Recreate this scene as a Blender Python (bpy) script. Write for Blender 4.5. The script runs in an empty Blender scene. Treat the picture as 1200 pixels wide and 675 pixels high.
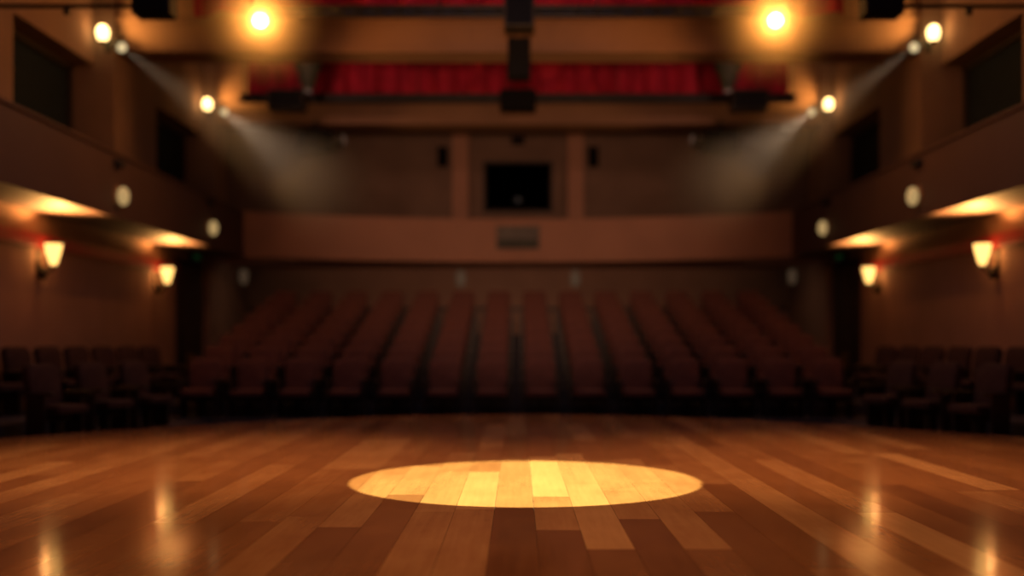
import bpy, bmesh, math, random
from mathutils import Vector, Matrix
random.seed(7)
scene = bpy.context.scene
COL = scene.collection
H = 1.15                      # camera height above the stage boards (stage top is z = 0)
PI = math.pi

def Z(zc): return zc + H      # height given relative to the eye line

# ------------------------------------------------------------------ materials
def nt(name):
    m = bpy.data.materials.new(name); m.use_nodes = True
    t = m.node_tree
    return m, t, t.nodes['Principled BSDF']

def mat(name, col, rough=.6, metal=0., var=.25, scale=6., spec=.5, bump=.0):
    """plain procedural surface: base colour broken up by soft noise"""
    m, t, b = nt(name)
    tc = t.nodes.new('ShaderNodeTexCoord'); n = t.nodes.new('ShaderNodeTexNoise')
    n.inputs['Scale'].default_value = scale; n.inputs['Detail'].default_value = 4
    t.links.new(tc.outputs['Object'], n.inputs['Vector'])
    r = t.nodes.new('ShaderNodeValToRGB')
    r.color_ramp.elements[0].position = .3; r.color_ramp.elements[1].position = .7
    r.color_ramp.elements[0].color = (*[c * (1 - var) for c in col], 1)
    r.color_ramp.elements[1].color = (*[min(1, c * (1 + var * .6)) for c in col], 1)
    t.links.new(n.outputs['Fac'], r.inputs['Fac']); t.links.new(r.outputs['Color'], b.inputs['Base Color'])
    b.inputs['Roughness'].default_value = rough; b.inputs['Metallic'].default_value = metal
    b.inputs['Specular IOR Level'].default_value = spec
    if bump:
        bp = t.nodes.new('ShaderNodeBump'); bp.inputs['Strength'].default_value = bump; bp.inputs['Distance'].default_value = .01
        t.links.new(n.outputs['Fac'], bp.inputs['Height']); t.links.new(bp.outputs['Normal'], b.inputs['Normal'])
    return m

def emis(name, col, strength, base=(.8, .7, .5)):
    m, t, b = nt(name)
    n = t.nodes.new('ShaderNodeTexNoise'); n.inputs['Scale'].default_value = 3
    b.inputs['Base Color'].default_value = (*base, 1)
    b.inputs['Emission Color'].default_value = (*col, 1)
    b.inputs['Emission Strength'].default_value = strength
    b.inputs['Roughness'].default_value = .4
    return m

def floor_mat():
    m, t, b = nt('stage_boards'); N = t.nodes; L = t.links
    at = N.new('ShaderNodeAttribute'); at.attribute_name = 'tone'; at.attribute_type = 'GEOMETRY'
    tc = N.new('ShaderNodeTexCoord')
    mp = N.new('ShaderNodeMapping'); mp.inputs['Scale'].default_value = (14, .9, 1)
    L.new(tc.outputs['Object'], mp.inputs['Vector'])
    n = N.new('ShaderNodeTexNoise'); n.inputs['Scale'].default_value = 1.6; n.inputs['Detail'].default_value = 6; n.inputs['Roughness'].default_value = .6
    L.new(mp.outputs['Vector'], n.inputs['Vector'])
    n2 = N.new('ShaderNodeTexNoise'); n2.inputs['Scale'].default_value = 3.5; n2.inputs['Detail'].default_value = 3
    mp2 = N.new('ShaderNodeMapping'); mp2.inputs['Scale'].default_value = (1, .45, 1)
    L.new(tc.outputs['Object'], mp2.inputs['Vector']); L.new(mp2.outputs['Vector'], n2.inputs['Vector'])
    # tone + grain -> ramp
    a = N.new('ShaderNodeMath'); a.operation = 'MULTIPLY_ADD'; a.inputs[1].default_value = .26; 
    L.new(n.outputs['Fac'], a.inputs[0])
    s = N.new('ShaderNodeMath'); s.operation = 'SUBTRACT'; s.inputs[1].default_value = .13
    L.new(at.outputs['Fac'], s.inputs[0]); L.new(s.outputs[0], a.inputs[2])
    a2 = N.new('ShaderNodeMath'); a2.operation = 'MULTIPLY_ADD'; a2.inputs[1].default_value = .3
    L.new(n2.outputs['Fac'], a2.inputs[0]); 
    s2 = N.new('ShaderNodeMath'); s2.operation = 'SUBTRACT'; s2.inputs[1].default_value = .15
    L.new(a.outputs[0], s2.inputs[0]); L.new(s2.outputs[0], a2.inputs[2])
    r = N.new('ShaderNodeValToRGB'); cr = r.color_ramp
    cr.elements[0].position = 0; cr.elements[0].color = (.17, .062, .030, 1)
    cr.elements[1].position = 1; cr.elements[1].color = (.80, .46, .20, 1)
    e = cr.elements.new(.45); e.color = (.38, .165, .065, 1)
    L.new(a2.outputs[0], r.inputs['Fac']); L.new(r.outputs['Color'], b.inputs['Base Color'])
    rr = N.new('ShaderNodeMapRange'); rr.inputs['To Min'].default_value = .09; rr.inputs['To Max'].default_value = .13
    L.new(n2.outputs['Fac'], rr.inputs['Value']); L.new(rr.outputs['Result'], b.inputs['Roughness'])
    bp = N.new('ShaderNodeBump'); bp.inputs['Strength'].default_value = .03; bp.inputs['Distance'].default_value = .004
    L.new(n.outputs['Fac'], bp.inputs['Height']); L.new(bp.outputs['Normal'], b.inputs['Normal'])
    b.inputs['Specular IOR Level'].default_value = .5
    return m

def haze_mat(name, dens, col, shape, size, tan=0):
    """soft edged haze: thins out towards the rim of a ball, or towards the rim and far end of a cone"""
    m = bpy.data.materials.new(name); m.use_nodes = True; t = m.node_tree; N = t.nodes; L = t.links
    for n in list(N): N.remove(n)
    o = N.new('ShaderNodeOutputMaterial'); v = N.new('ShaderNodeVolumeScatter')
    v.inputs['Color'].default_value = (*col, 1); v.inputs['Anisotropy'].default_value = 0
    L.new(v.outputs[0], o.inputs['Volume'])
    tc = N.new('ShaderNodeTexCoord')
    def mt(op, a, b=None, clamp=False):
        n = N.new('ShaderNodeMath'); n.operation = op; n.use_clamp = clamp
        for i, q in enumerate((a, b)):
            if q is None: continue
            if isinstance(q, (int, float)): n.inputs[i].default_value = q
            else: L.new(q, n.inputs[i])
        return n.outputs[0]
    if shape == 'ball':
        ln = N.new('ShaderNodeVectorMath'); ln.operation = 'LENGTH'; L.new(tc.outputs['Object'], ln.inputs[0])
        k = mt('SUBTRACT', 1, mt('DIVIDE', ln.outputs['Value'], size), True)
        d = mt('MULTIPLY', mt('POWER', k, 2.2), dens)
    else:
        sp = N.new('ShaderNodeSeparateXYZ'); L.new(tc.outputs['Object'], sp.inputs[0])
        r2 = mt('ADD', mt('MULTIPLY', sp.outputs[0], sp.outputs[0]), mt('MULTIPLY', sp.outputs[1], sp.outputs[1]))
        rim = mt('MULTIPLY', mt('ADD', sp.outputs[2], .1), tan)
        q = mt('SUBTRACT', 1, mt('DIVIDE', r2, mt('MULTIPLY', rim, rim)), True)
        z_ = mt('DIVIDE', sp.outputs[2], size)
        k = mt('MULTIPLY', mt('SUBTRACT', 1, z_, True), mt('ADD', z_, .12))
        d = mt('MULTIPLY', mt('MULTIPLY', q, k), dens)
    L.new(d, v.inputs['Density'])
    return m

def glass_mat(name):
    m, t, b = nt(name)
    b.inputs['Base Color'].default_value = (.5, .52, .55, 1)
    b.inputs['Roughness'].default_value = .0
    b.inputs['Transmission Weight'].default_value = 1
    b.inputs['IOR'].default_value = 1.12
    return m

M = dict(
    boards=floor_mat(),
    substage=mat('dark_stage_side', (.03, .024, .022), .8),
    carpet=mat('dark_carpet', (.060, .056, .066), .95, spec=.1, bump=.3, scale=60),
    plaster=mat('warm_plaster', (.24, .153, .112), .85, var=.12, scale=1.4, spec=.2, bump=.15),
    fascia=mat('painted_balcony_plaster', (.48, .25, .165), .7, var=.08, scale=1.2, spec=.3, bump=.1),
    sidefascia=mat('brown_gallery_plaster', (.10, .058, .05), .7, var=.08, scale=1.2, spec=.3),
    beam=mat('brown_painted_beam', (.24, .135, .085), .8, var=.1, scale=1.0, spec=.2),
    ceiling=mat('ceiling_plaster', (.30, .20, .13), .9, var=.1, spec=.2),
    lower=mat('lower_wall_plaster', (.30, .175, .125), .8, var=.12, scale=1.3, spec=.25, bump=.15),
    crimson=mat('crimson_trim', (.30, .025, .028), .5, var=.15),
    velvet=mat('crimson_velvet', (.40, .018, .045), .85, var=.25, scale=3, spec=.15),
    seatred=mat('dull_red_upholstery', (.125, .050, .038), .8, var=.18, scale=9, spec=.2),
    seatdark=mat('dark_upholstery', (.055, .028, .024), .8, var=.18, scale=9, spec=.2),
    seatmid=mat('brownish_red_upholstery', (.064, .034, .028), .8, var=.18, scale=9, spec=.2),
    seatwood=mat('dark_seat_wood', (.03, .018, .013), .45),
    black=mat('black_paint', (.007, .007, .008), .85, spec=.1),
    blackm=mat('black_steel', (.016, .015, .015), .45, metal=.4),
    olive=mat('worn_grey_green_housing', (.055, .058, .040), .6, spec=.2),
    grille=mat('black_speaker_grille', (.009, .009, .010), .9, spec=.1, scale=90, var=.6),
    brass=mat('aged_brass', (.30, .17, .06), .4, metal=.8),
    bronze=mat('dark_bronze', (.04, .032, .02), .5, metal=.5),
    dark=mat('dark_void_paint', (.035, .037, .04), .9, spec=.1),
    pane=mat('dark_window_glass', (.014, .022, .028), .6, spec=.1),
    frame=mat('dark_window_frame', (.035, .025, .020), .6),
    greypanel=mat('grey_display_panel', (.15, .13, .11), .6),
    darkgreen=mat('dark_green_display_strip', (.03, .034, .016), .6),
    glass=glass_mat('booth_glass'),
)
E_star = emis('star_lamp_lens', (1, .62, .20), 32)
E_pil = emis('pilaster_lamp_glass', (1, .66, .24), 5.5)
E_sconce = emis('sconce_shade_glass', (1, .56, .15), 2.3)
E_spot = emis('small_spot_lens', (1, .80, .42), .75, (.3, .25, .15))
E_fas = emis('gallery_lamp_glass', (1, .66, .26), .42, (.2, .13, .06))
E_rear = emis('rear_lamp_glass', (1, .62, .36), .045, (.08, .05, .038))
E_dim = emis('dim_lens', (1, .7, .55), .05, (.2, .15, .12))

# ------------------------------------------------------------------ mesh helpers
class MB:
    def __init__(s): s.bm = bmesh.new()
    def box(s, x0, x1, y0, y1, z0, z1, bev=0., mtx=None):
        vs = [s.bm.verts.new((x, y, z)) for x in (x0, x1) for y in (y0, y1) for z in (z0, z1)]
        F = [(0, 1, 3, 2), (4, 6, 7, 5), (0, 4, 5, 1), (2, 3, 7, 6), (0, 2, 6, 4), (1, 5, 7, 3)]
        fs = [s.bm.faces.new([vs[i] for i in f]) for f in F]
        out = vs
        if bev:
            es = list({e for f in fs for e in f.edges})
            r = bmesh.ops.bevel(s.bm, geom=es, offset=bev, segments=2, affect='EDGES', profile=.5)
            out = list({v for f in r['faces'] for v in f.verts} | {v for v in vs if v.is_valid})
        if mtx is not None:
            for v in out:
                if v.is_valid: v.co = mtx @ v.co
        return s
    def prism(s, pts, z0, z1):
        a = [s.bm.verts.new((x, y, z0)) for x, y in pts]; b = [s.bm.verts.new((x, y, z1)) for x, y in pts]
        s.bm.faces.new(a[::-1]); s.bm.faces.new(b)
        n = len(pts)
        for i in range(n):
            j = (i + 1) % n; s.bm.faces.new((a[i], a[j], b[j], b[i]))
        return s
    def lathe(s, prof, n=20, mtx=Matrix(), cap=True, sx=1., sy=1.):
        rings = []
        for r, z in prof:
            rings.append([s.bm.verts.new(mtx @ Vector((r * sx * math.cos(2 * PI * k / n), r * sy * math.sin(2 * PI * k / n), z))) for k in range(n)])
        for a, b in zip(rings, rings[1:]):
            for k in range(n):
                j = (k + 1) % n; s.bm.faces.new((a[k], a[j], b[j], b[k]))
        if cap:
            s.bm.faces.new(rings[0][::-1]); s.bm.faces.new(rings[-1])
        return s
    def tube(s, pts, r, n=10):
        pts = [Vector(p) for p in pts]; rings = []
        for i, p in enumerate(pts):
            d = (pts[min(i + 1, len(pts) - 1)] - pts[max(i - 1, 0)]).normalized()
            q = d.to_track_quat('Z', 'Y')
            rings.append([s.bm.verts.new(p + q @ Vector((r * math.cos(2 * PI * k / n), r * math.sin(2 * PI * k / n), 0))) for k in range(n)])
        for a, b in zip(rings, rings[1:]):
            for k in range(n):
                j = (k + 1) % n; s.bm.faces.new((a[k], a[j], b[j], b[k]))
        s.bm.faces.new(rings[0][::-1]); s.bm.faces.new(rings[-1])
        return s
    def build(s, name, m, parent=None, smooth=False, label=None, kind=None):
        bmesh.ops.recalc_face_normals(s.bm, faces=s.bm.faces)
        me = bpy.data.meshes.new(name); s.bm.to_mesh(me); s.bm.free()
        me.materials.append(m)
        if smooth:
            for p in me.polygons: p.use_smooth = True
            me.set_sharp_from_angle(angle=math.radians(40))
        o = bpy.data.objects.new(name, me); COL.objects.link(o)
        if parent: o.parent = parent
        if label: o['label'] = label
        if kind: o['kind'] = kind
        return o

def tag(o, label=None, cat=None, group=None, kind=None):
    if label: o['label'] = label
    if cat: o['category'] = cat
    if group: o['group'] = group
    if kind: o['kind'] = kind
    return o

def thing(name, label, cat, loc, rz=0, group=None):
    o = bpy.data.objects.new(name, None); o.empty_display_size = .1
    COL.objects.link(o); o.location = loc; o.rotation_euler = (0, 0, rz)
    return tag(o, label, cat, group)

def struct(mb, name, m, label=None, cat='wall'):
    o = mb.build(name, m, kind='structure')
    if label: o['label'] = label; o['category'] = cat
    return o

def copy_tree(root, loc, rz, label, group=None):
    r = root.copy(); COL.objects.link(r); r.location = loc; r.rotation_euler = (0, 0, rz); r['label'] = label
    if group: r['group'] = group
    for ch in list(root.children):
        c = ch.copy(); COL.objects.link(c); c.parent = r
        for g in list(ch.children):
            d = g.copy(); COL.objects.link(d); d.parent = c
    return r

def light(kind, name, loc, power, col, size=.1, target=None, spot=None, blend=1., parent=None):
    l = bpy.data.lights.new(name, kind); l.energy = power; l.color = col
    if kind == 'AREA': l.shape = 'DISK'; l.size = size
    else: l.shadow_soft_size = size
    if spot: l.spot_size = math.radians(spot); l.spot_blend = blend
    o = bpy.data.objects.new(name, l); COL.objects.link(o); o.location = loc
    if target is not None:
        o.rotation_euler = (Vector(target) - Vector(loc)).to_track_quat('-Z', 'Y').to_euler()
    return o

def aim(d):   # rotation taking +Z to direction d
    return Vector(d).normalized().to_track_quat('Z', 'Y').to_matrix().to_4x4()

# ------------------------------------------------------------------ stage
def edge(x): return 16.75 - .108 * x * x
PW = .27
def stage():
    bm = bmesh.new(); tone = bm.verts.layers.float.new('tone')
    rnd = random.Random(21)
    fixed = {  # plank column -> [(far end y, tone), ...] read off the boards, raised inside the pool to paint in its light
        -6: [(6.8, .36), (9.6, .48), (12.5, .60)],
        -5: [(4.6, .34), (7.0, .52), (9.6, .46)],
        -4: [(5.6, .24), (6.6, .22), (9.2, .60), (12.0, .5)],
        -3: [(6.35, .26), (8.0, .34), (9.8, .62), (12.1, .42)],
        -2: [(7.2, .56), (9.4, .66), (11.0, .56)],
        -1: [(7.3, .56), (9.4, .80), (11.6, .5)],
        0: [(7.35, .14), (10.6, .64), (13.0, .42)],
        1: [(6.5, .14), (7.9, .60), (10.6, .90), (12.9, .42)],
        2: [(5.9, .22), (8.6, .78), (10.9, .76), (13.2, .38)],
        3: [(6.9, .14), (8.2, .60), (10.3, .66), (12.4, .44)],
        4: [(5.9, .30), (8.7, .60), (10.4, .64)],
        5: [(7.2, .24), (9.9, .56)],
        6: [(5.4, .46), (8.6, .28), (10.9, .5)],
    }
    for k in range(-30, 30):
        x0 = .11 - PW + k * PW; x1 = x0 + PW
        x0 = max(x0, -7.9); x1 = min(x1, 7.9)
        if x1 - x0 < .05: continue
        y = -2.0 - rnd.random() * 1.5; segs = []
        f = fixed.get(k, [])
        if f:
            segs.append((y, 3.4 - rnd.random(), rnd.uniform(.2, .5))); y = segs[-1][1]
            for e, tn in f: segs.append((y, e, tn)); y = e
        while y < 17.2:
            ln = rnd.choice([2.4, 3.0, 3.6, 4.4]) * rnd.uniform(.85, 1.15)
            segs.append((y, y + ln, min(1, max(0, rnd.gauss(.45, .11))))); y += ln
        g = .0012
        for a, b, tn in segs:
            ya = [min(a + g, edge(x)) for x in (x0, x1)]; yb = [min(b - g, edge(x)) for x in (x0, x1)]
            if min(ya[0], ya[1]) >= min(yb[0], yb[1]) - .01: continue
            vs = [bm.verts.new(p) for p in ((x0 + g, ya[0], 0), (x1 - g, ya[1], 0), (x1 - g, yb[1], 0), (x0 + g, yb[0], 0))]
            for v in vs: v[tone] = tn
            bm.faces.new(vs)
    r = bmesh.ops.extrude_face_region(bm, geom=bm.faces[:])
    for v in [q for q in r['geom'] if isinstance(q, bmesh.types.BMVert)]: v.co.z -= .02
    bmesh.ops.recalc_face_normals(bm, faces=bm.faces)
    me = bpy.data.meshes.new('floor_stage'); bm.to_mesh(me); bm.free(); me.materials.append(M['boards'])
    o = bpy.data.objects.new('floor_stage', me); COL.objects.link(o); o['kind'] = 'structure'
    xs = [-7.9 + 15.8 * i / 40 for i in range(41)]
    pts = [(-7.9, -3.4), (7.9, -3.4)] + [(x, edge(x)) for x in reversed(xs)]
    struct(MB().prism(pts, Z(-1.6), -.0205), 'floor_stage_base', M['substage'])
stage()

# ------------------------------------------------------------------ hall floor, tiers, terraces
FZ = Z(-1.6)
struct(MB().box(-9.9, 9.9, -3.4, 33, FZ - .3, FZ), 'floor', M['carpet'])
NR, NC, PITCH, DEP, RISE = 8, 14, .82, .9, .206
ROWY = [18.0 + DEP * r for r in range(NR)]; ROWZ = [Z(-1.29) + RISE * r for r in range(NR)]
mb = MB()
for r in range(NR):
    mb.box(-6.15, 6.15, ROWY[r] - .42, ROWY[r] + DEP - .42 if r < NR - 1 else 31.45, FZ + .001, ROWZ[r])
struct(mb, 'floor_seating_tiers', M['carpet'])

def terrace(s):
    mb = MB()
    # strips that follow the angled side rows
    mb.prism([(s * 8 - s * .01, 13.0), (s * 8 - s * .01, 21.6), (s * 6.35, 21.6), (s * 6.2, 18.6), (s * 6.75, 13.0)][::int(s)], FZ + .001, Z(-1.09))
    mb.prism([(s * 6.75 - s * .002, 13.0), (s * 6.2 - s * .002, 18.6), (s * 5.85, 17.4), (s * 5.1, 17.4), (s * 5.75, 13.9), (s * 6.2, 13.0)][::int(s)], FZ + .001, Z(-1.3))
    struct(mb, 'floor_terrace_left' if s < 0 else 'floor_terrace_right', M['carpet'])
terrace(-1); terrace(1)

# ------------------------------------------------------------------ walls
CZ = Z(7.1)                    # ceiling
GB, GT = Z(2.15), Z(3.3)       # gallery / balcony underside and parapet top
for s, sd in ((-1, 'left'), (1, 'right')):
    def bx(mb, xa, xb, *a): return mb.box(min(s * xa, s * xb), max(s * xa, s * xb), *a)
    # lower wall with the doorway opening between y 24.9 and 27.6
    mb = MB(); bx(mb, 8, 8.3, -3.4, 24.9, FZ, GB); bx(mb, 8, 8.3, 27.6, 31.5, FZ, GB); bx(mb, 8, 8.3, 24.9, 27.6, Z(2.0), GB)
    struct(mb, 'wall_%s' % sd, M['lower'])
    # dark double door standing in the opening
    mb = MB(); bx(mb, 8.16, 8.24, 24.92, 27.58, FZ, Z(1.98))
    d = mb.build('door_%d' % (1 if s < 0 else 2), M['dark'], kind='structure')
    for k in (0, 1):
        mb = MB(); y = 24.98 + k * 1.3; bx(mb, 8.11, 8.165, y, y + 1.24, FZ + .05, Z(1.9), .02); mb.build('door_leaf', M['seatwood'], d)
        mb = MB(); y = 26.1 + k * .32; bx(mb, 8.04, 8.11, y, y + .04, Z(-.7), Z(-.3), .01); mb.build('handle', M['brass'], d)
    # upper wall with two deep window openings
    U0, U1 = Z(3.0), Z(5.22)
    mb = MB()
    bx(mb, 8, 8.6, -3.4, 16.9, GB, CZ); bx(mb, 8, 8.6, 20.2, 23.6, GB, CZ); bx(mb, 8, 8.6, 27.0, 28.0, GB, CZ)
    for ya, yb in ((16.9, 20.2), (23.6, 27.0)):
        bx(mb, 8, 8.6, ya, yb, GB, U0); bx(mb, 8, 8.6, ya, yb, U1, CZ)
    bx(mb, 8.6, 9.5, 27.7, 28.0, GB, CZ)
    bx(mb, 9.3, 9.5, 28, 32.5, GB, CZ)
    struct(mb, 'wall_upper_%s' % sd, M['plaster'])
    for j, (ya, yb) in enumerate(((16.9, 20.2), (23.6, 27.0))):
        mb = MB(); bx(mb, 8.5, 8.56, ya, yb, U0, U1)
        w = mb.build('window_%d' % (1 + j + (0 if s < 0 else 2)), M['pane'], kind='structure')
        mb = MB()
        for a, b, c, e in ((ya, ya + .1, U0, U1), (yb - .1, yb, U0, U1), (ya, yb, U1 - .1, U1), (ya, yb, U0, U0 + .1)):
            bx(mb, 8.42, 8.5, a, b, c, e)
        mb.build('window_frame', M['frame'], w)
    # pilasters beside each window
    for j, (ya, yb) in enumerate(((20.2, 21.1), (27.0, 27.95))):
        mb = MB(); bx(mb, 7.64, 7.999, ya + .001, yb, GT - .9, CZ)
        bx(mb, 7.6, 7.998, ya - .03, yb + .03, CZ - .25, CZ - .002); bx(mb, 7.6, 7.998, ya - .03, yb + .03, GB + .3, GB + .6)
        struct(mb, 'wall_pilaster_%s' % sd, M['plaster'])
    # side gallery: floor slab, parapet with rounded rail
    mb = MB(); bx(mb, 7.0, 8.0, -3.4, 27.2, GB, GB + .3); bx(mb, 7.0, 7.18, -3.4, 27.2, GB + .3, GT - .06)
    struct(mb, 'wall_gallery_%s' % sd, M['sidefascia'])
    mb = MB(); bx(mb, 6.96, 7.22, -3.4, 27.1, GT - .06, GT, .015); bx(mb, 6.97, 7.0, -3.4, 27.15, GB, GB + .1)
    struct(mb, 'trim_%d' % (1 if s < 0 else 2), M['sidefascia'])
    # crimson band along the lower wall
    mb = MB(); bx(mb, 7.94, 7.999, -3.4, 24.88, Z(1.56), Z(1.79), .015)
    struct(mb, 'trim_%d' % (3 if s < 0 else 4), M['crimson'])
    mb = MB(); bx(mb, 7.96, 7.999, -3.4, 24.88, FZ, FZ + .2, .01); bx(mb, 7.96, 7.999, 27.62, 31.48, FZ, FZ + .2, .01)
    struct(mb, 'baseboard_%s' % sd, M['seatwood'])

# rear lower wall
struct(MB().box(-8.3, 8.3, 31.5, 31.8, FZ, GB), 'wall_back', M['lower'])
struct(MB().box(-7.95, 7.95, 31.44, 31.499, Z(.9), Z(1.0)), 'trim_5', M['frame'])
# rear balcony: curved front
xs = [-7 + 14 * i / 28 for i in range(29)]
def by(x): return 28.9 - 1.7 * (abs(x) / 7) ** 2
front = [(x, by(x)) for x in xs]
struct(MB().prism([(-9.3, 28.001), (-8.002, 28.001), (-8.002, 27.201)] + front + [(8.002, 27.201), (8.002, 28.001), (9.3, 28.001), (9.3, 32.5), (-9.3, 32.5)], GB + .001, GB + .3), 'floor_balcony', M['fascia'])
mb = MB(); mb.prism(front + [(x, y + .18) for x, y in reversed(front)], GB + .301, GT - .06); struct(mb, 'wall_balcony_front', M['fascia'])
mb = MB(); mb.prism([(x, y - .04) for x, y in front] + [(x, y + .22) for x, y in reversed(front)], GT - .059, GT + .01)
mb.prism([(x, y - .05) for x, y in front] + [(x, y - .001) for x, y in reversed(front)], GB, GB + .11)
struct(mb, 'trim_6', M['fascia'])

# rear upper wall with the control booth opening
BW, B0, B1 = 1.06, Z(3.94), Z(5.5)
mb = MB()
mb.box(-9.5, -1.5, 32.5, 32.7, GB, CZ); mb.box(1.5, 9.5, 32.5, 32.7, GB, CZ)
mb.box(-1.5, -BW, 32.6, 32.8, GB, CZ); mb.box(BW, 1.5, 32.6, 32.8, GB, CZ)
mb.box(-BW, BW, 32.6, 32.8, GB, B0); mb.box(-BW, BW, 32.6, 32.8, B1, CZ)
struct(mb, 'wall_upper_back', M['plaster'])
struct(MB().box(-1.9, 1.9, 34.4, 34.5, GB, CZ), 'wall_booth_back', M['dark'])
struct(MB().box(-1.9, -1.8, 32.81, 34.39, GB, CZ), 'wall_booth_left', M['dark'])
struct(MB().box(1.8, 1.9, 32.81, 34.39, GB, CZ), 'wall_booth_right', M['dark'])
struct(MB().box(-1.79, 1.79, 32.81, 34.39, B1 + .4, B1 + .5), 'ceiling_booth', M['dark'])
struct(MB().box(-1.79, 1.79, 32.81, 34.39, B0 - .7, B0 - .6), 'floor_booth', M['dark'])
w = MB().box(-BW, BW, 32.68, 32.70, B0, B1).build('window_5', M['glass'], kind='structure')
mb = MB()
for a in ((-BW, -BW + .07, B0, B1), (BW - .07, BW, B0, B1), (-BW, BW, B0, B0 + .07), (-BW, BW, B1 - .07, B1)): mb.box(a[0], a[1], 32.56, 32.72, a[2], a[3])
mb.build('window_frame', M['frame'], w)
for s in (-1, 1):   # square piers either side of the booth
    mb = MB(); mb.box(min(s * 1.5, s * 1.98), max(s * 1.5, s * 1.98), 32.1, 32.499, GB + .3, CZ)
    mb.box(min(s * 1.46, s * 2.02), max(s * 1.46, s * 2.02), 32.06, 32.498, CZ - .3, CZ - .001)
    struct(mb, 'wall_pier_%s' % ('left' if s < 0 else 'right'), M['fascia'])

struct(MB().box(-9.6, 9.6, -3.4, 34.5, CZ, CZ + .3), 'ceiling', M['ceiling'])
for k, (ya, yb) in enumerate(((20.3, 21.05), (27.05, 27.9))):
    mb = MB(); mb.box(-7.63, 7.63, ya, yb, Z(5.5), CZ - .003); mb.box(-7.63, 7.63, ya - .05, ya, Z(5.5), Z(5.58)); mb.box(-7.63, 7.63, ya - .06, ya, Z(6.06), Z(6.14))
    struct(mb, 'ceiling_beam_front' if k == 0 else 'ceiling_beam_back', M['beam'])

# ------------------------------------------------------------------ curtains and battens
def curtain(name, label, y, hw, z0, z1, seed):
    rnd = random.Random(seed); bm = bmesh.new(); cols = []
    n = int(hw * 2 / .03); ph = 0; rows = 5
    for i in range(n + 1):
        x = -hw + 2 * hw * i / n
        ph += rnd.uniform(.08, .36)
        yy = .15 * math.sin(ph) + .05 * math.sin(x * 2.7 + seed) + .02 * math.sin(ph * 2.3)
        cols.append([bm.verts.new((x, yy * (1 + .35 * (1 - j / (rows - 1))), z0 + (z1 - z0) * j / (rows - 1) + (.012 * math.sin(ph) if j == 0 else 0))) for j in range(rows)])
    for a, b in zip(cols, cols[1:]):
        for j in range(rows - 1): bm.faces.new((a[j], b[j], b[j + 1], a[j + 1]))
    r = bmesh.ops.extrude_face_region(bm, geom=bm.faces[:])
    for v in [q for q in r['geom'] if isinstance(q, bmesh.types.BMVert)]: v.co.y += .02
    root = thing(name, label, 'curtain', (0, y, 0))
    m = MB(); m.bm.free(); m.bm = bm; m.build('curtain_cloth', M['velvet'], root, smooth=True)
    MB().tube([(-hw, 0, z1 + .03), (hw, 0, z1 + .03)], .03).build('curtain_rail', M['blackm'], root)
    return root
curtain('valance_curtain', 'long pleated crimson valance hanging behind the front ceiling beam, above the booth', 26.1, 6.6, Z(5.93), CZ - .07, 3)
curtain('valance_curtain', 'pleated crimson valance cut off by the top edge, in front of the front beam', 19.3, 5.9, Z(5.93), CZ - .07, 5)

def batten(label, y, hw, z, drop, r, ends):
    root = thing('lighting_batten', label, 'batten', (0, y, z))
    mb = MB(); mb.tube([(-hw, 0, r), (hw, 0, r)], .035); mb.tube([(-hw, 0, -r), (hw, 0, -r)], .035)
    n = int(hw * 2 / .35)
    for i in range(n):
        x = -hw + 2 * hw * i / n; mb.tube([(x, 0, r if i % 2 else -r), (x + 2 * hw / n, 0, -r if i % 2 else r)], .018, 6)
    mb.box(-hw, hw, .04, .06, -r, r)
    mb.build('truss', M['blackm'], root)
    for x in ends:
        MB().tube([(x, 0, r), (x, 0, CZ - z - .003)], .012, 6).build('suspension_rod', M['blackm'], root)
batten('black truss batten along the bottom of the upper crimson valance', 18.84, 4.4, Z(5.83), 0, .08, (-4.2, -1.4, 1.4, 4.2))
batten('black truss batten along the bottom of the long crimson valance', 25.7, 6.7, Z(5.86), 0, .08, (-6.6, -2.4, 2.4, 6.6))

# ------------------------------------------------------------------ hung fixtures
def speaker(label, x, y, z0, z1, w, dp, top=CZ, rods=2, mt='black', group=None):
    root = thing('hanging_speaker', label, 'speaker', (x, y, z0), 0, group); h = z1 - z0
    MB().box(-w / 2, w / 2, -dp / 2, dp / 2, 0, h, .02).build('cabinet', M[mt], root)
    MB().box(-w / 2 + .03, w / 2 - .03, -dp / 2 - .02, -dp / 2 + .001, .03, h - .03, .008).build('grille', M['grille'], root)
    for i in range(rods):
        xx = 0 if rods == 1 else (-w * .3 + w * .6 * i)
        MB().tube([(xx, 0, h - .01), (xx, 0, top - z0)], .012, 6).build('suspension_rod', M['blackm'], root)
    return root
speaker('brown-black hanging speaker at the top centre, highest of the central stack', 0.02, 18.0, Z(5.25), Z(6.35), .5, .5, mt='bronze')
speaker('tall narrow black hanging speaker in front of the middle of the long valance', 0.02, 20.0, Z(4.92), Z(5.65), .42, .36)
speaker('wide low black hanging speaker just above the booth, lowest of the central stack', 0.0, 25.2, Z(5.45), Z(5.92), .84, .45)
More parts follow.
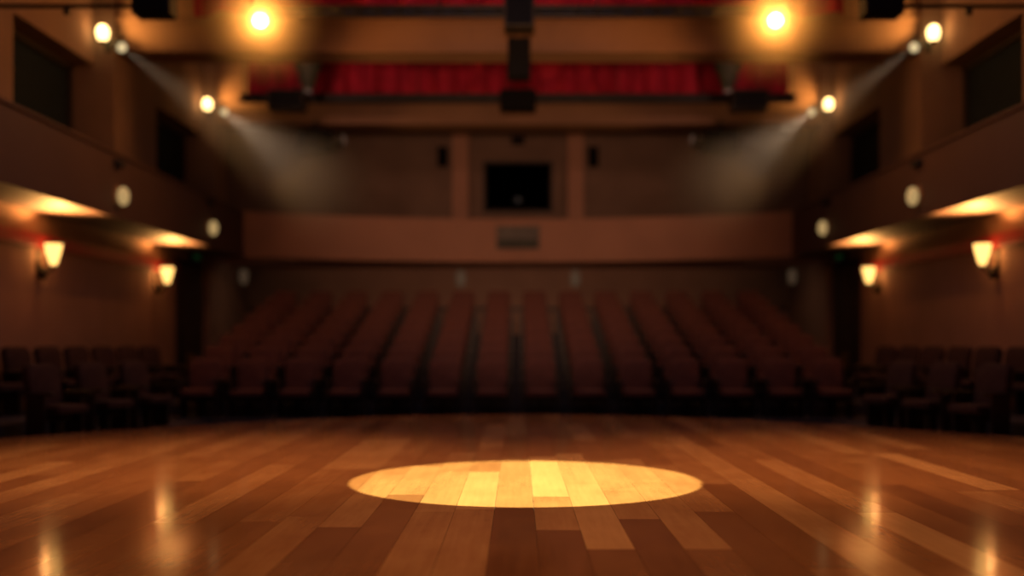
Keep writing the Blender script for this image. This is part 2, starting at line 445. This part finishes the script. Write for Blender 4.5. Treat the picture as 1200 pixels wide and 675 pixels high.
for s, sd in ((-1, 'left'), (1, 'right')):
    speaker('squat dark loudspeaker box below the %s end of the long crimson valance' % sd, s * 5.42, 25.1, Z(5.42), Z(5.88), .84, .45, mt='bronze', group='squat loudspeaker boxes under the long valance')
    # side lighting arm with a box speaker at its end
    root = thing('pipe_arm', 'thin dark pipe arm sticking out of the upper %s wall at the top edge' % sd, 'pipe', (s * 8, 16.2, Z(5.09)), 0, 'pipe arms at the top corners')
    MB().tube([(0, 0, 0), (-s * 2.17, 0, 0)], .035).build('pipe', M['blackm'], root)
    MB().tube([(-s * .001, 0, 0), (-s * .04, 0, 0)], .12, 16).build('wall_flange', M['blackm'], root)
    mb = MB(); mb.lathe([(.02, -.14), (.05, -.13), (.055, -.06), (.02, -.02)], 12, Matrix.Translation((-s * 1.15, 0, 0))); mb.build('hook_knob', M['bronze'], root, smooth=True)
    root = thing('hanging_speaker', 'black box speaker on the end of the %s pipe arm, cut by the top edge' % sd, 'speaker', (s * 5.52, 16.2, Z(4.93)), 0, 'black box speakers on the pipe arms')
    MB().box(-.29, .29, -.2, .2, 0, .42, .02).build('cabinet', M['black'], root)
    MB().box(-.26, .26, -.22, -.199, .03, .39, .006).build('grille', M['grille'], root)
    MB().box(.28 if s > 0 else -.305, .305 if s > 0 else -.28, -.05, .05, .11, .21).build('clamp', M['blackm'], root)
    # wedge shaped down-light with small pale lens
    root = thing('stage_spotlight', 'dark tapered downlight in front of the %s part of the long crimson valance' % sd, 'stage light', (s * 4.86, 24.7, Z(5.7)), 0, 'tapered downlights by the long valance')
    MB().lathe([(.10, .12), (.13, .15), (.17, .3), (.28, .62), (.31, .78), (.30, .92), (.2, .98)], 20).build('lamp_housing', M['olive'], root, smooth=True)
    MB().lathe([(.07, .07), (.085, .075), (.09, .118), (.03, .119)], 16).build('lens', E_dim, root, label='small pale lens')
    mb = MB(); mb.tube([(-.3, 0, .55), (-.3, 0, 1.08), (.3, 0, 1.08), (.3, 0, .55)], .02, 8); mb.build('yoke', M['blackm'], root)
    MB().tube([(0, 0, 1.08), (0, 0, CZ - Z(5.7))], .02, 8).build('suspension_rod', M['blackm'], root)
    # profile lantern below the back beam, pointing to the centre
    root = thing('stage_spotlight', 'grey-green profile lantern hanging under the back beam at %s, lens toward centre' % sd, 'stage light', (s * 4.95, 26.6, Z(5.02)), 0, 'profile lanterns under the back beam')
    A = Matrix.Rotation(0, 4, 'Z')
    MB().box(-.52 if s < 0 else -.30, .30 if s < 0 else .52, -.22, .22, -.3, .22, .05).build('lamp_housing', M['black'], root)
    mt_ = Matrix.Translation((-s * .30, 0, -.02)) @ aim((-s, 0, .12))
    MB().lathe([(.15, 0), (.17, .05), (.17, .26), (.14, .30)], 18, mt_).build('lens_barrel', M['bronze'], root, smooth=True)
    MB().lathe([(.13, .301), (.10, .33), (.04, .345)], 18, mt_).build('lens', E_dim, root, label='dull pale lens')
    light('SPOT', 'lantern_light', (s * 4.5, 26.6, Z(5.02)), 26, (1, .6, .32), .1, (s * 1.5, 29.5, Z(5.3)), 120, 1.0)
    mb = MB(); mb.tube([(-s * -.1, -.26, 0), (-s * -.1, -.26, .34), (-s * -.1, .26, .34), (-s * -.1, .26, 0)], .02, 8); mb.build('yoke', M['blackm'], root)
    MB().tube([(s * .1, .0, .34), (s * .1, .0, .46), (s * .1, .45, .49)], .025, 8).build('bracket', M['blackm'], root)

    # blazing star lamps
    px, py, pz = s * 4.47, 18.5, Z(5.56)
    root = thing('stage_spotlight', 'blazing orange stage spotlight at the top %s, facing the stage' % sd, 'stage light', (px, py, pz), 0, 'blazing front spotlights')
    D = Vector((-s * .24, -.93, -.25)); mt_ = aim(D)
    MB().lathe([(.06, -.34), (.11, -.33), (.15, -.2), (.17, .08), (.18, .1)], 20, mt_).build('lamp_housing', M['blackm'], root, smooth=True)
    MB().lathe([(.15, .095), (.15, .101), (.11, .104)], 20, mt_).build('lens_ring', M['blackm'], root)
    MB().lathe([(.11, .101), (.09, .125), (.04, .14)], 20, mt_).build('lens', E_star, root, label='glowing orange-white lens')
    mb = MB(); mb.tube([(-.23, 0, -.05), (-.23, 0, .2), (.23, 0, .2), (.23, 0, -.05)], .015, 8); mb.build('yoke', M['blackm'], root)
    MB().tube([(0, 0, .2), (-s * .1, .28, .25)], .02, 8).build('clamp', M['blackm'], root)
    LP = Vector((px, py, pz)) + D * .26
    light('POINT', 'star_light', LP, 190, (1, .36, .06), .07)
    hz = MB(); rr = 1.25
    hz.lathe([(rr * math.sin(PI * (i + .02) / 16.04), -rr * math.cos(PI * (i + .02) / 16.04)) for i in range(17)], 32)
    o = hz.build('haze', haze_mat('warm_lamp_haze', .8, (1, .9, .7), 'ball', rr), kind='stuff'); o.location = LP
    tag(o, 'glowing haze around the blazing orange spotlight at the top %s' % sd, 'haze')

    # pilaster lamps + small spots with their visible beams
    for j, (lx, ly, lz) in enumerate(((7.76, 19.93, Z(5.76)), (7.78, 26.72, Z(5.93)))):
        nf = 'nearer' if j == 0 else 'farther'
        root = thing('wall_lamp', 'bright warm oval lamp on the %s pilaster of the upper %s wall' % (nf, sd), 'lamp', (s * lx, ly, lz), 0, 'oval lamps on the pilasters')
        MB().lathe([(.02, -.15), (.07, -.13), (.105, -.06), (.115, .02), (.10, .09), (.06, .14), (.02, .15)], 20).build('lamp_glass', E_pil, root, smooth=True, label='glowing warm glass')
        MB().lathe([(.03, -.19), (.05, -.18), (.055, -.13)], 14).build('lamp_holder', M['bronze'], root)
        MB().tube([(0, .0, -.18), (0, .12, -.21), (0, .26, -.17)], .015, 8).build('arm', M['bronze'], root)
        MB().box(-.06, .06, .245, .27, -.28, -.06, .01).build('backplate', M['bronze'], root)
        light('POINT', 'pilaster_light', (s * (lx - .02), ly - .13, lz + .08), 5, (1, .44, .13), .05)
        light('SPOT', 'pilaster_uplight', (s * (lx - .1), ly - .16, lz + .1), (75, 75)[j], (1, .50, .13), .05, (s * (lx - 1.0), ly + .45, lz + .45), 95, .9)
        sx, sy, sz = (7.44, 20.0, Z(5.52)) if j == 0 else (7.30, 26.5, Z(5.70))
        tgt = Vector((s * 2.35, 16.0, Z(1.75))) if j == 0 else Vector((s * 2.9, 21.0, Z(2.35)))
        D = (tgt - Vector((sx * s, sy, sz))).normalized(); mt_ = aim(D)
        root = thing('wall_spotlight', 'small pale spotlight with a soft beam beside the %s pilaster lamp, %s side' % (nf, sd), 'spotlight', (s * sx, sy, sz), 0, 'small beam spotlights')
        MB().lathe([(.04, -.24), (.07, -.22), (.085, -.05), (.10, .02)], 18, mt_).build('lamp_housing', M['blackm'], root, smooth=True)
        MB().lathe([(.092, .021), (.085, .05), (.05, .085), (.015, .095)], 18, mt_).build('lens', E_spot, root, smooth=True, label='pale glowing lens')
        MB().tube([(0, 0, .04), (0, .05, .22), (s * .1, .22, .25), (s * .2, .27, .25)], .016, 8).build('bracket', M['blackm'], root)
        L0 = Vector((s * sx, sy, sz)) + D * .12
        ang = (16, 24)[j]
        light('SPOT', 'beam_light', L0, (330, 640)[j], (1, .72, .48), .03, tgt, ang, 1.0)
        ln = (6.4, 6.4)[j]; tn = math.tan(math.radians(ang / 2))
        hz = MB(); hz.lathe([(.02, .0), (ln * tn, ln)], 32)
        o = hz.build('haze', haze_mat('beam_haze', (.42, .50)[j], (.95, .95, .9), 'cone', ln, tn), kind='stuff')
        o.location = L0 + D * .02; o.rotation_euler = aim(D).to_euler()
        tag(o, 'pale hazy light beam slanting down from the %s small spotlight, %s side' % (nf, sd), 'haze')

    # sconces on the lower wall
    for j, (d, zc) in enumerate(((17.75, 1.45), (23.5, 1.46))):
        nf = 'nearer' if j == 0 else 'farther'
        root = thing('wall_sconce', 'glowing tulip wall sconce under the %s gallery, the %s one to the stage' % (sd, nf), 'sconce', (s * 8, d, Z(zc)), 0, 'tulip sconces on the side walls')
        c = -s * .27
        mt_ = Matrix.Translation((c, 0, 0))
        MB().lathe([(.02, -.20), (.045, -.19), (.078, -.11), (.114, .02), (.138, .13), (.142, .17), (.132, .17), (.108, .02), (.06, -.14)], 24, mt_, cap=False).build('lamp_shade', E_sconce, root, smooth=True, label='glowing amber glass bowl')
        MB().lathe([(.012, -.27), (.03, -.25), (.02, -.225), (.055, -.19), (.03, -.175)], 14, mt_).build('finial', M['bronze'], root, smooth=True)
        MB().tube([(c, 0, -.22), (c * .7, 0, -.30), (c * .3, 0, -.28), (-s * .03, 0, -.18)], .018, 8).build('arm', M['bronze'], root)
        mb = MB(); mb.box(min(0, -s * .03) + (0 if s < 0 else 0), max(0, -s * .03), -.06, .06, -.30, .2, .01)
        mb.lathe([(.02, -.42), (.07, -.38), (.085, -.30), (.05, -.22)], 14, Matrix.Translation((-s * .09, 0, 0)))
        mb.build('backplate', M['bronze'], root)
        light('SPOT', 'sconce_light', (s * 8 + c * 1.75, d - .22, Z(zc + .20)), (430, 360)[j], (1, .46, .12), .05, (s * 8 + c * 5.0, d - .9, Z(zc + 2.6)), 154, .7)
        light('POINT', 'sconce_glow', (s * 8 + c * .5, d + .02, Z(zc)), (5, 5)[j], (1, .42, .12), .05)

    # little round lamps on the gallery parapet
    for j, (d, zc) in enumerate(((18.6, 2.53), (24.1, 2.56))):
        nf = 'nearer' if j == 0 else 'farther'
        root = thing('parapet_lamp', 'small round pale lamp on the %s gallery parapet, the %s one to the stage' % (sd, nf), 'lamp', (s * 7, d, Z(zc)), 0, 'round lamps on the gallery parapets')
        mt_ = Matrix.Translation((-s * .12, 0, 0))
        MB().lathe([(.14 * math.sin(PI * (i + .05) / 10.1), -.165 * math.cos(PI * (i + .05) / 10.1)) for i in range(11)], 20, mt_, sx=.7).build('lamp_glass', E_fas, root, smooth=True, label='dim pale glass')
        MB().lathe([(.19, 0), (.2, .015), (.17, .04)], 24, Matrix.Rotation(-s * PI / 2, 4, 'Y')).build('backplate', M['beam'], root)
        MB().box(min(0, -s * .1), max(0, -s * .1), -.17, .17, .52, .62, .02).build('hood_bracket', M['dark'], root)

for s, sd in ((-1, 'left'), (1, 'right')):
    root = thing('exit_sign', 'very dim dark green sign box above the %s dark doorway' % sd, 'sign', (s * 7.99, 26.2, Z(2.0)), 0, 'dim green door signs')
    MB().box(min(0, -s * .1), max(0, -s * .1), -.28, .28, 0, .14, .01).build('sign_box', M['black'], root)
    MB().box(min(-s * .1, -s * .108), max(-s * .1, -s * .108), -.25, .25, .02, .12).build('sign_face', emis('sign_face_green', (.1, 1, .25), .012, (.02, .06, .03)), root)
# dim lamps below the balcony at the back
for x, y, sd, what in ((-7.9, 30.4, 'left', 'side wall'), (7.9, 30.4, 'right', 'side wall'), (-1.68, 31.42, 'left', 'back wall'), (1.68, 31.42, 'right', 'back wall')):
    root = thing('back_wall_lamp', 'very dim lamp on the %s under the balcony, %s of the centre' % (what, sd), 'lamp', (x, y, Z(1.84)), 0, 'dim lamps under the balcony')
    ox = 0 if abs(x) < 5 else (.1 if x < 0 else -.1); oy = -.05 if abs(x) < 5 else 0
    r = .18 if abs(x) < 5 else .15
    MB().lathe([(.04, -.26 * r / .18), (r * .9, -.16), (r, .02), (r * .9, .18), (.05, .24 * r / .18)], 18, Matrix.Translation((ox, oy - .06, 0)), sx=.8, sy=.5).build('lamp_glass', E_rear, root, smooth=True)
    MB().box(-.05 if ox <= 0 else -.1, .05 if ox >= 0 else .1, oy - .01 if not ox else -.05, .08 if not ox else .05, -.08, .08, .005).build('backplate', M['bronze'], root)

# speakers, sensor, projector round the control booth
for s, sd in ((-1, 'left'), (1, 'right')):
    root = thing('wall_speaker', 'small black wall speaker on the back wall just %s of the booth piers' % sd, 'speaker', (s * 2.28, 32.5, Z(5.3)), 0, 'small black speakers beside the booth')
    MB().box(-.15, .15, -.32, -.06, 0, .58, .02).build('cabinet', M['black'], root)
    MB().box(-.13, .13, -.34, -.319, .02, .56, .006).build('grille', M['grille'], root)
    MB().box(-.05, .05, -.07, 0, .2, .38).build('bracket', M['blackm'], root)
root = thing('booth_lamp', 'small dark fixture on the wall above the booth window', 'fixture', (0, 32.6, Z(6.0)))
MB().box(-.2, .2, -.22, -.04, 0, .22, .03).build('housing', M['black'], root); MB().tube([(0, -.05, .11), (0, 0, .11)], .03, 8).build('bracket', M['blackm'], root)
root = thing('projector', 'small grey projector on a stand behind the booth window', 'projector', (0, 33.4, B0 - .6))
MB().box(-.2, .2, -.2, .2, .95, 1.15, .02).build('body', M['greypanel'], root)
MB().lathe([(.07, 0), (.08, .06), (.03, .065)], 14, Matrix.Translation((0, -.2, 1.05)) @ aim((0, -1, 0))).build('lens', E_dim, root)
mb = MB(); mb.tube([(0, 0, .02), (0, 0, .96)], .03, 8); mb.lathe([(.25, 0), (.25, .03)], 16); mb.build('stand', M['blackm'], root)

# display panel on the balcony front
root = thing('display_panel', 'grey display panel with a dark lower strip on the middle of the balcony front', 'panel', (0, 28.86, Z(2.5)))
MB().box(-.58, .58, -.1, .0, 0, .62, .02).build('panel_frame', M['greypanel'], root)
MB().box(-.54, .54, -.125, -.099, .03, .24).build('lower_strip', M['darkgreen'], root, label='dark green-black strip')
MB().box(-.53, .53, -.11, -.099, .26, .58).build('screen', M['greypanel'], root)

# ------------------------------------------------------------------ seats
def make_seat(cloth):
    root = bpy.data.objects.new('theatre_seat', None); COL.objects.link(root); root.empty_display_size = .1
    # back: rounded-top padded panel leaning back
    bm = bmesh.new(); W, Hh = .265, .66; out = [(-W * .94, 0), (W * .94, 0)]
    for i in range(7):
        a = PI / 2 * i / 6; out.append((W - .11 + .11 * math.cos(a), Hh - .11 + .11 * math.sin(a)))
    for i in range(7):
        a = PI / 2 + PI / 2 * i / 6; out.append((-W + .11 + .11 * math.cos(a), Hh - .11 + .11 * math.sin(a)))
    R_ = Matrix.Translation((0, .20, .36)) @ Matrix.Rotation(math.radians(-11), 4, 'X')
    rings = []
    for yy, k in ((.045, .93), (.06, 1.), (-.0, 1.), (-.035, .95), (-.05, .80)):
        rings.append([bm.verts.new(R_ @ Vector((x * k, yy + .35 * x * x * -1, Hh / 2 + (z - Hh / 2) * k))) for x, z in out])
    for a, b in zip(rings, rings[1:]):
        for i in range(len(out)):
            j = (i + 1) % len(out); bm.faces.new((a[i], a[j], b[j], b[i]))
    bm.faces.new(rings[0][::-1]); bm.faces.new(rings[-1])
    m = MB(); m.bm.free(); m.bm = bm; m.build('backrest', M[cloth], root, smooth=True)
    MB().box(-.255, .255, -.30, .20, .36, .48, .04).build('seat_cushion', M[cloth], root, smooth=True)
    for s in (-1, 1):
        mb = MB(); mb.box(s * .31 - .03, s * .31 + .03, -.27, .22, .60, .645, .012); mb.box(s * .31 - .02, s * .31 + .02, -.12, .2, .0, .61, .005)
        mb.build('armrest', M['seatwood'], root)
    mb = MB(); mb.box(-.29, .29, -.02, .08, .26, .365, .01); mb.box(-.22, .22, -.08, .14, 0, .03); mb.box(-.05, .05, -.02, .08, .02, .3); mb.build('pedestal', M['blackm'], root)
    return root
ordn = ['first', 'second', 'third', 'fourth', 'fifth', 'sixth', 'seventh', 'eighth']
base = make_seat('seatred'); base['category'] = 'theatre seat'
first = True
for r in range(NR):
    rn = 'front row' if r == 0 else ('back row' if r == NR - 1 else ordn[r] + ' row from the stage')
    for c in range(NC):
        k = c - NC // 2; x = (k + .5) * PITCH - .03
        side = 'right' if k >= 0 else 'left'; idx = k if k >= 0 else -k - 1
        lab = 'dull red stalls seat, %s, %s seat %s of the centre' % (rn, ordn[idx], side)
        if first:
            base.location = (x, ROWY[r], ROWZ[r]); base['label'] = lab; base['group'] = 'red seats in the raked stalls'; first = False
        else: copy_tree(base, (x, ROWY[r], ROWZ[r]), 0, lab, 'red seats in the raked stalls')
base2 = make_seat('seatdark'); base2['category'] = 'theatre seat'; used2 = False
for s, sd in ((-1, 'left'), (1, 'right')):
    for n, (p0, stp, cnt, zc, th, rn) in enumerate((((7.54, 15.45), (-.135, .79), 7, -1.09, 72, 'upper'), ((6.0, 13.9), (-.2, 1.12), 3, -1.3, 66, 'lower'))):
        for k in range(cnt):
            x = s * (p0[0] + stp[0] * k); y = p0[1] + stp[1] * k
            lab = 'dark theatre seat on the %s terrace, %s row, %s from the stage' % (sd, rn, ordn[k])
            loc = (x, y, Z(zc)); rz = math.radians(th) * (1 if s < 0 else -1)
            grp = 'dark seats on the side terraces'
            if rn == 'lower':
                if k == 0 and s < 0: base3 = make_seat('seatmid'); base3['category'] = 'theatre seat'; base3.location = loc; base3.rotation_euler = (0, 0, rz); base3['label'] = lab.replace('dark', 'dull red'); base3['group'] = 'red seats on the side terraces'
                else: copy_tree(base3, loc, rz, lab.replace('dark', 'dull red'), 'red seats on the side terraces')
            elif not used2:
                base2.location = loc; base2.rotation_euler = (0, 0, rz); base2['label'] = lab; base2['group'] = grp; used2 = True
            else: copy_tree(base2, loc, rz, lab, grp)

# ------------------------------------------------------------------ light
light('SPOT', 'follow_spot', (.06, 8.83, 7.6), 8900, (1, .89, .40), .02, (.06, 8.83, 0), 2 * math.degrees(math.atan(1.46 / 7.6)), .05)
WASH = (1, .47, .18)
light('SPOT', 'stage_wash', (-3.2, 9.5, 7.4), 2300, WASH, .35, (-3.0, 10.3, 0), 56, 1.0)
light('SPOT', 'stage_wash', (3.2, 9.5, 7.4), 2300, WASH, .35, (3.0, 10.3, 0), 56, 1.0)
light('SPOT', 'stage_wash', (0, 5.6, 7.4), 1000, WASH, .4, (0, 7.0, 0), 80, 1.0)
light('SPOT', 'house_fill', (0, 4.0, 2.7), 3900, (1, .52, .31), .4, (0, 30, Z(4.3)), 34, 1.0)  # added fill without a fixture, stands in for light bounced off the stage
light('SPOT', 'house_fill', (0, 8.0, 7.2), 60, (1, .52, .32), .5, (0, 22, Z(-.2)), 50, 1.0)  # added low fill on the stalls seats, no lamp stands here
for x in (-5.2, -2.0, 2.0, 5.2):     # added fill spots, unseen behind the front beam, brightening the long valance
    light('SPOT', 'valance_fill', (x, 21.3, Z(5.9)), 140 if abs(x) > 4 else 40, (1, .5, .34), .2, (x, 26.1, Z(6.4)), 75, 1.0)

light('AREA', 'cool_fill', (0, 14, 7.9), 85, (.62, .60, .95), 9, (0, 15, 0))  # added cool overhead fill that lifts the blacks, not a lamp of the hall
light('AREA', 'balcony_fill', (0, 29.4, GB - .05), 7, (1, .66, .42), 2.5, (0, 30.6, 0))  # added fill under the balcony, brightens the dim back wall
for s in (-1, 1): light('AREA', 'balcony_fill', (s * 6.4, 28.6, GB - .05), 5, (1, .66, .42), 1.2, (s * 6.9, 30.0, 0))  # same added fill for the two back corners


w = bpy.data.worlds.new('world'); scene.world = w; w.use_nodes = True
w.node_tree.nodes['Background'].inputs['Color'].default_value = (.6, .55, .8, 1)
w.node_tree.nodes['Background'].inputs['Strength'].default_value = .03

# lenses sit in their housings, grilles on their cabinets
for o in list(COL.objects):
    if o.parent and o.name.split('.')[0] in ('lens', 'lens_ring', 'grille', 'lower_strip', 'sign_face', 'finial'):
        for q in o.parent.children:
            if q.name.split('.')[0] in ('lamp_housing', 'cabinet', 'panel_frame', 'sign_box', 'lamp_shade', 'body'):
                o.parent = q; break

# ------------------------------------------------------------------ camera
cd = bpy.data.cameras.new('camera'); cam = bpy.data.objects.new('camera', cd); COL.objects.link(cam)
cam.location = (0, 0, H); cam.rotation_euler = (PI / 2, 0, 0)
cd.sensor_width = 36; cd.lens = 37.5; cd.shift_x = -7 / 1200; cd.shift_y = 62.5 / 1200
cd.dof.use_dof = True; cd.dof.focus_distance = 7.4; cd.dof.aperture_fstop = .42
cd.clip_end = 200
scene.camera = cam
scene.view_settings.view_transform = 'Standard'; scene.view_settings.look = 'None'
scene.view_settings.exposure = 0; scene.view_settings.gamma = 1; scene.view_settings.use_curve_mapping = False
scene.cycles.use_denoising = True
scene.cycles.max_bounces = 6; scene.cycles.diffuse_bounces = 3; scene.cycles.volume_bounces = 0
scene.cycles.sample_clamp_indirect = 3
scene.cycles.caustics_reflective = False; scene.cycles.caustics_refractive = False
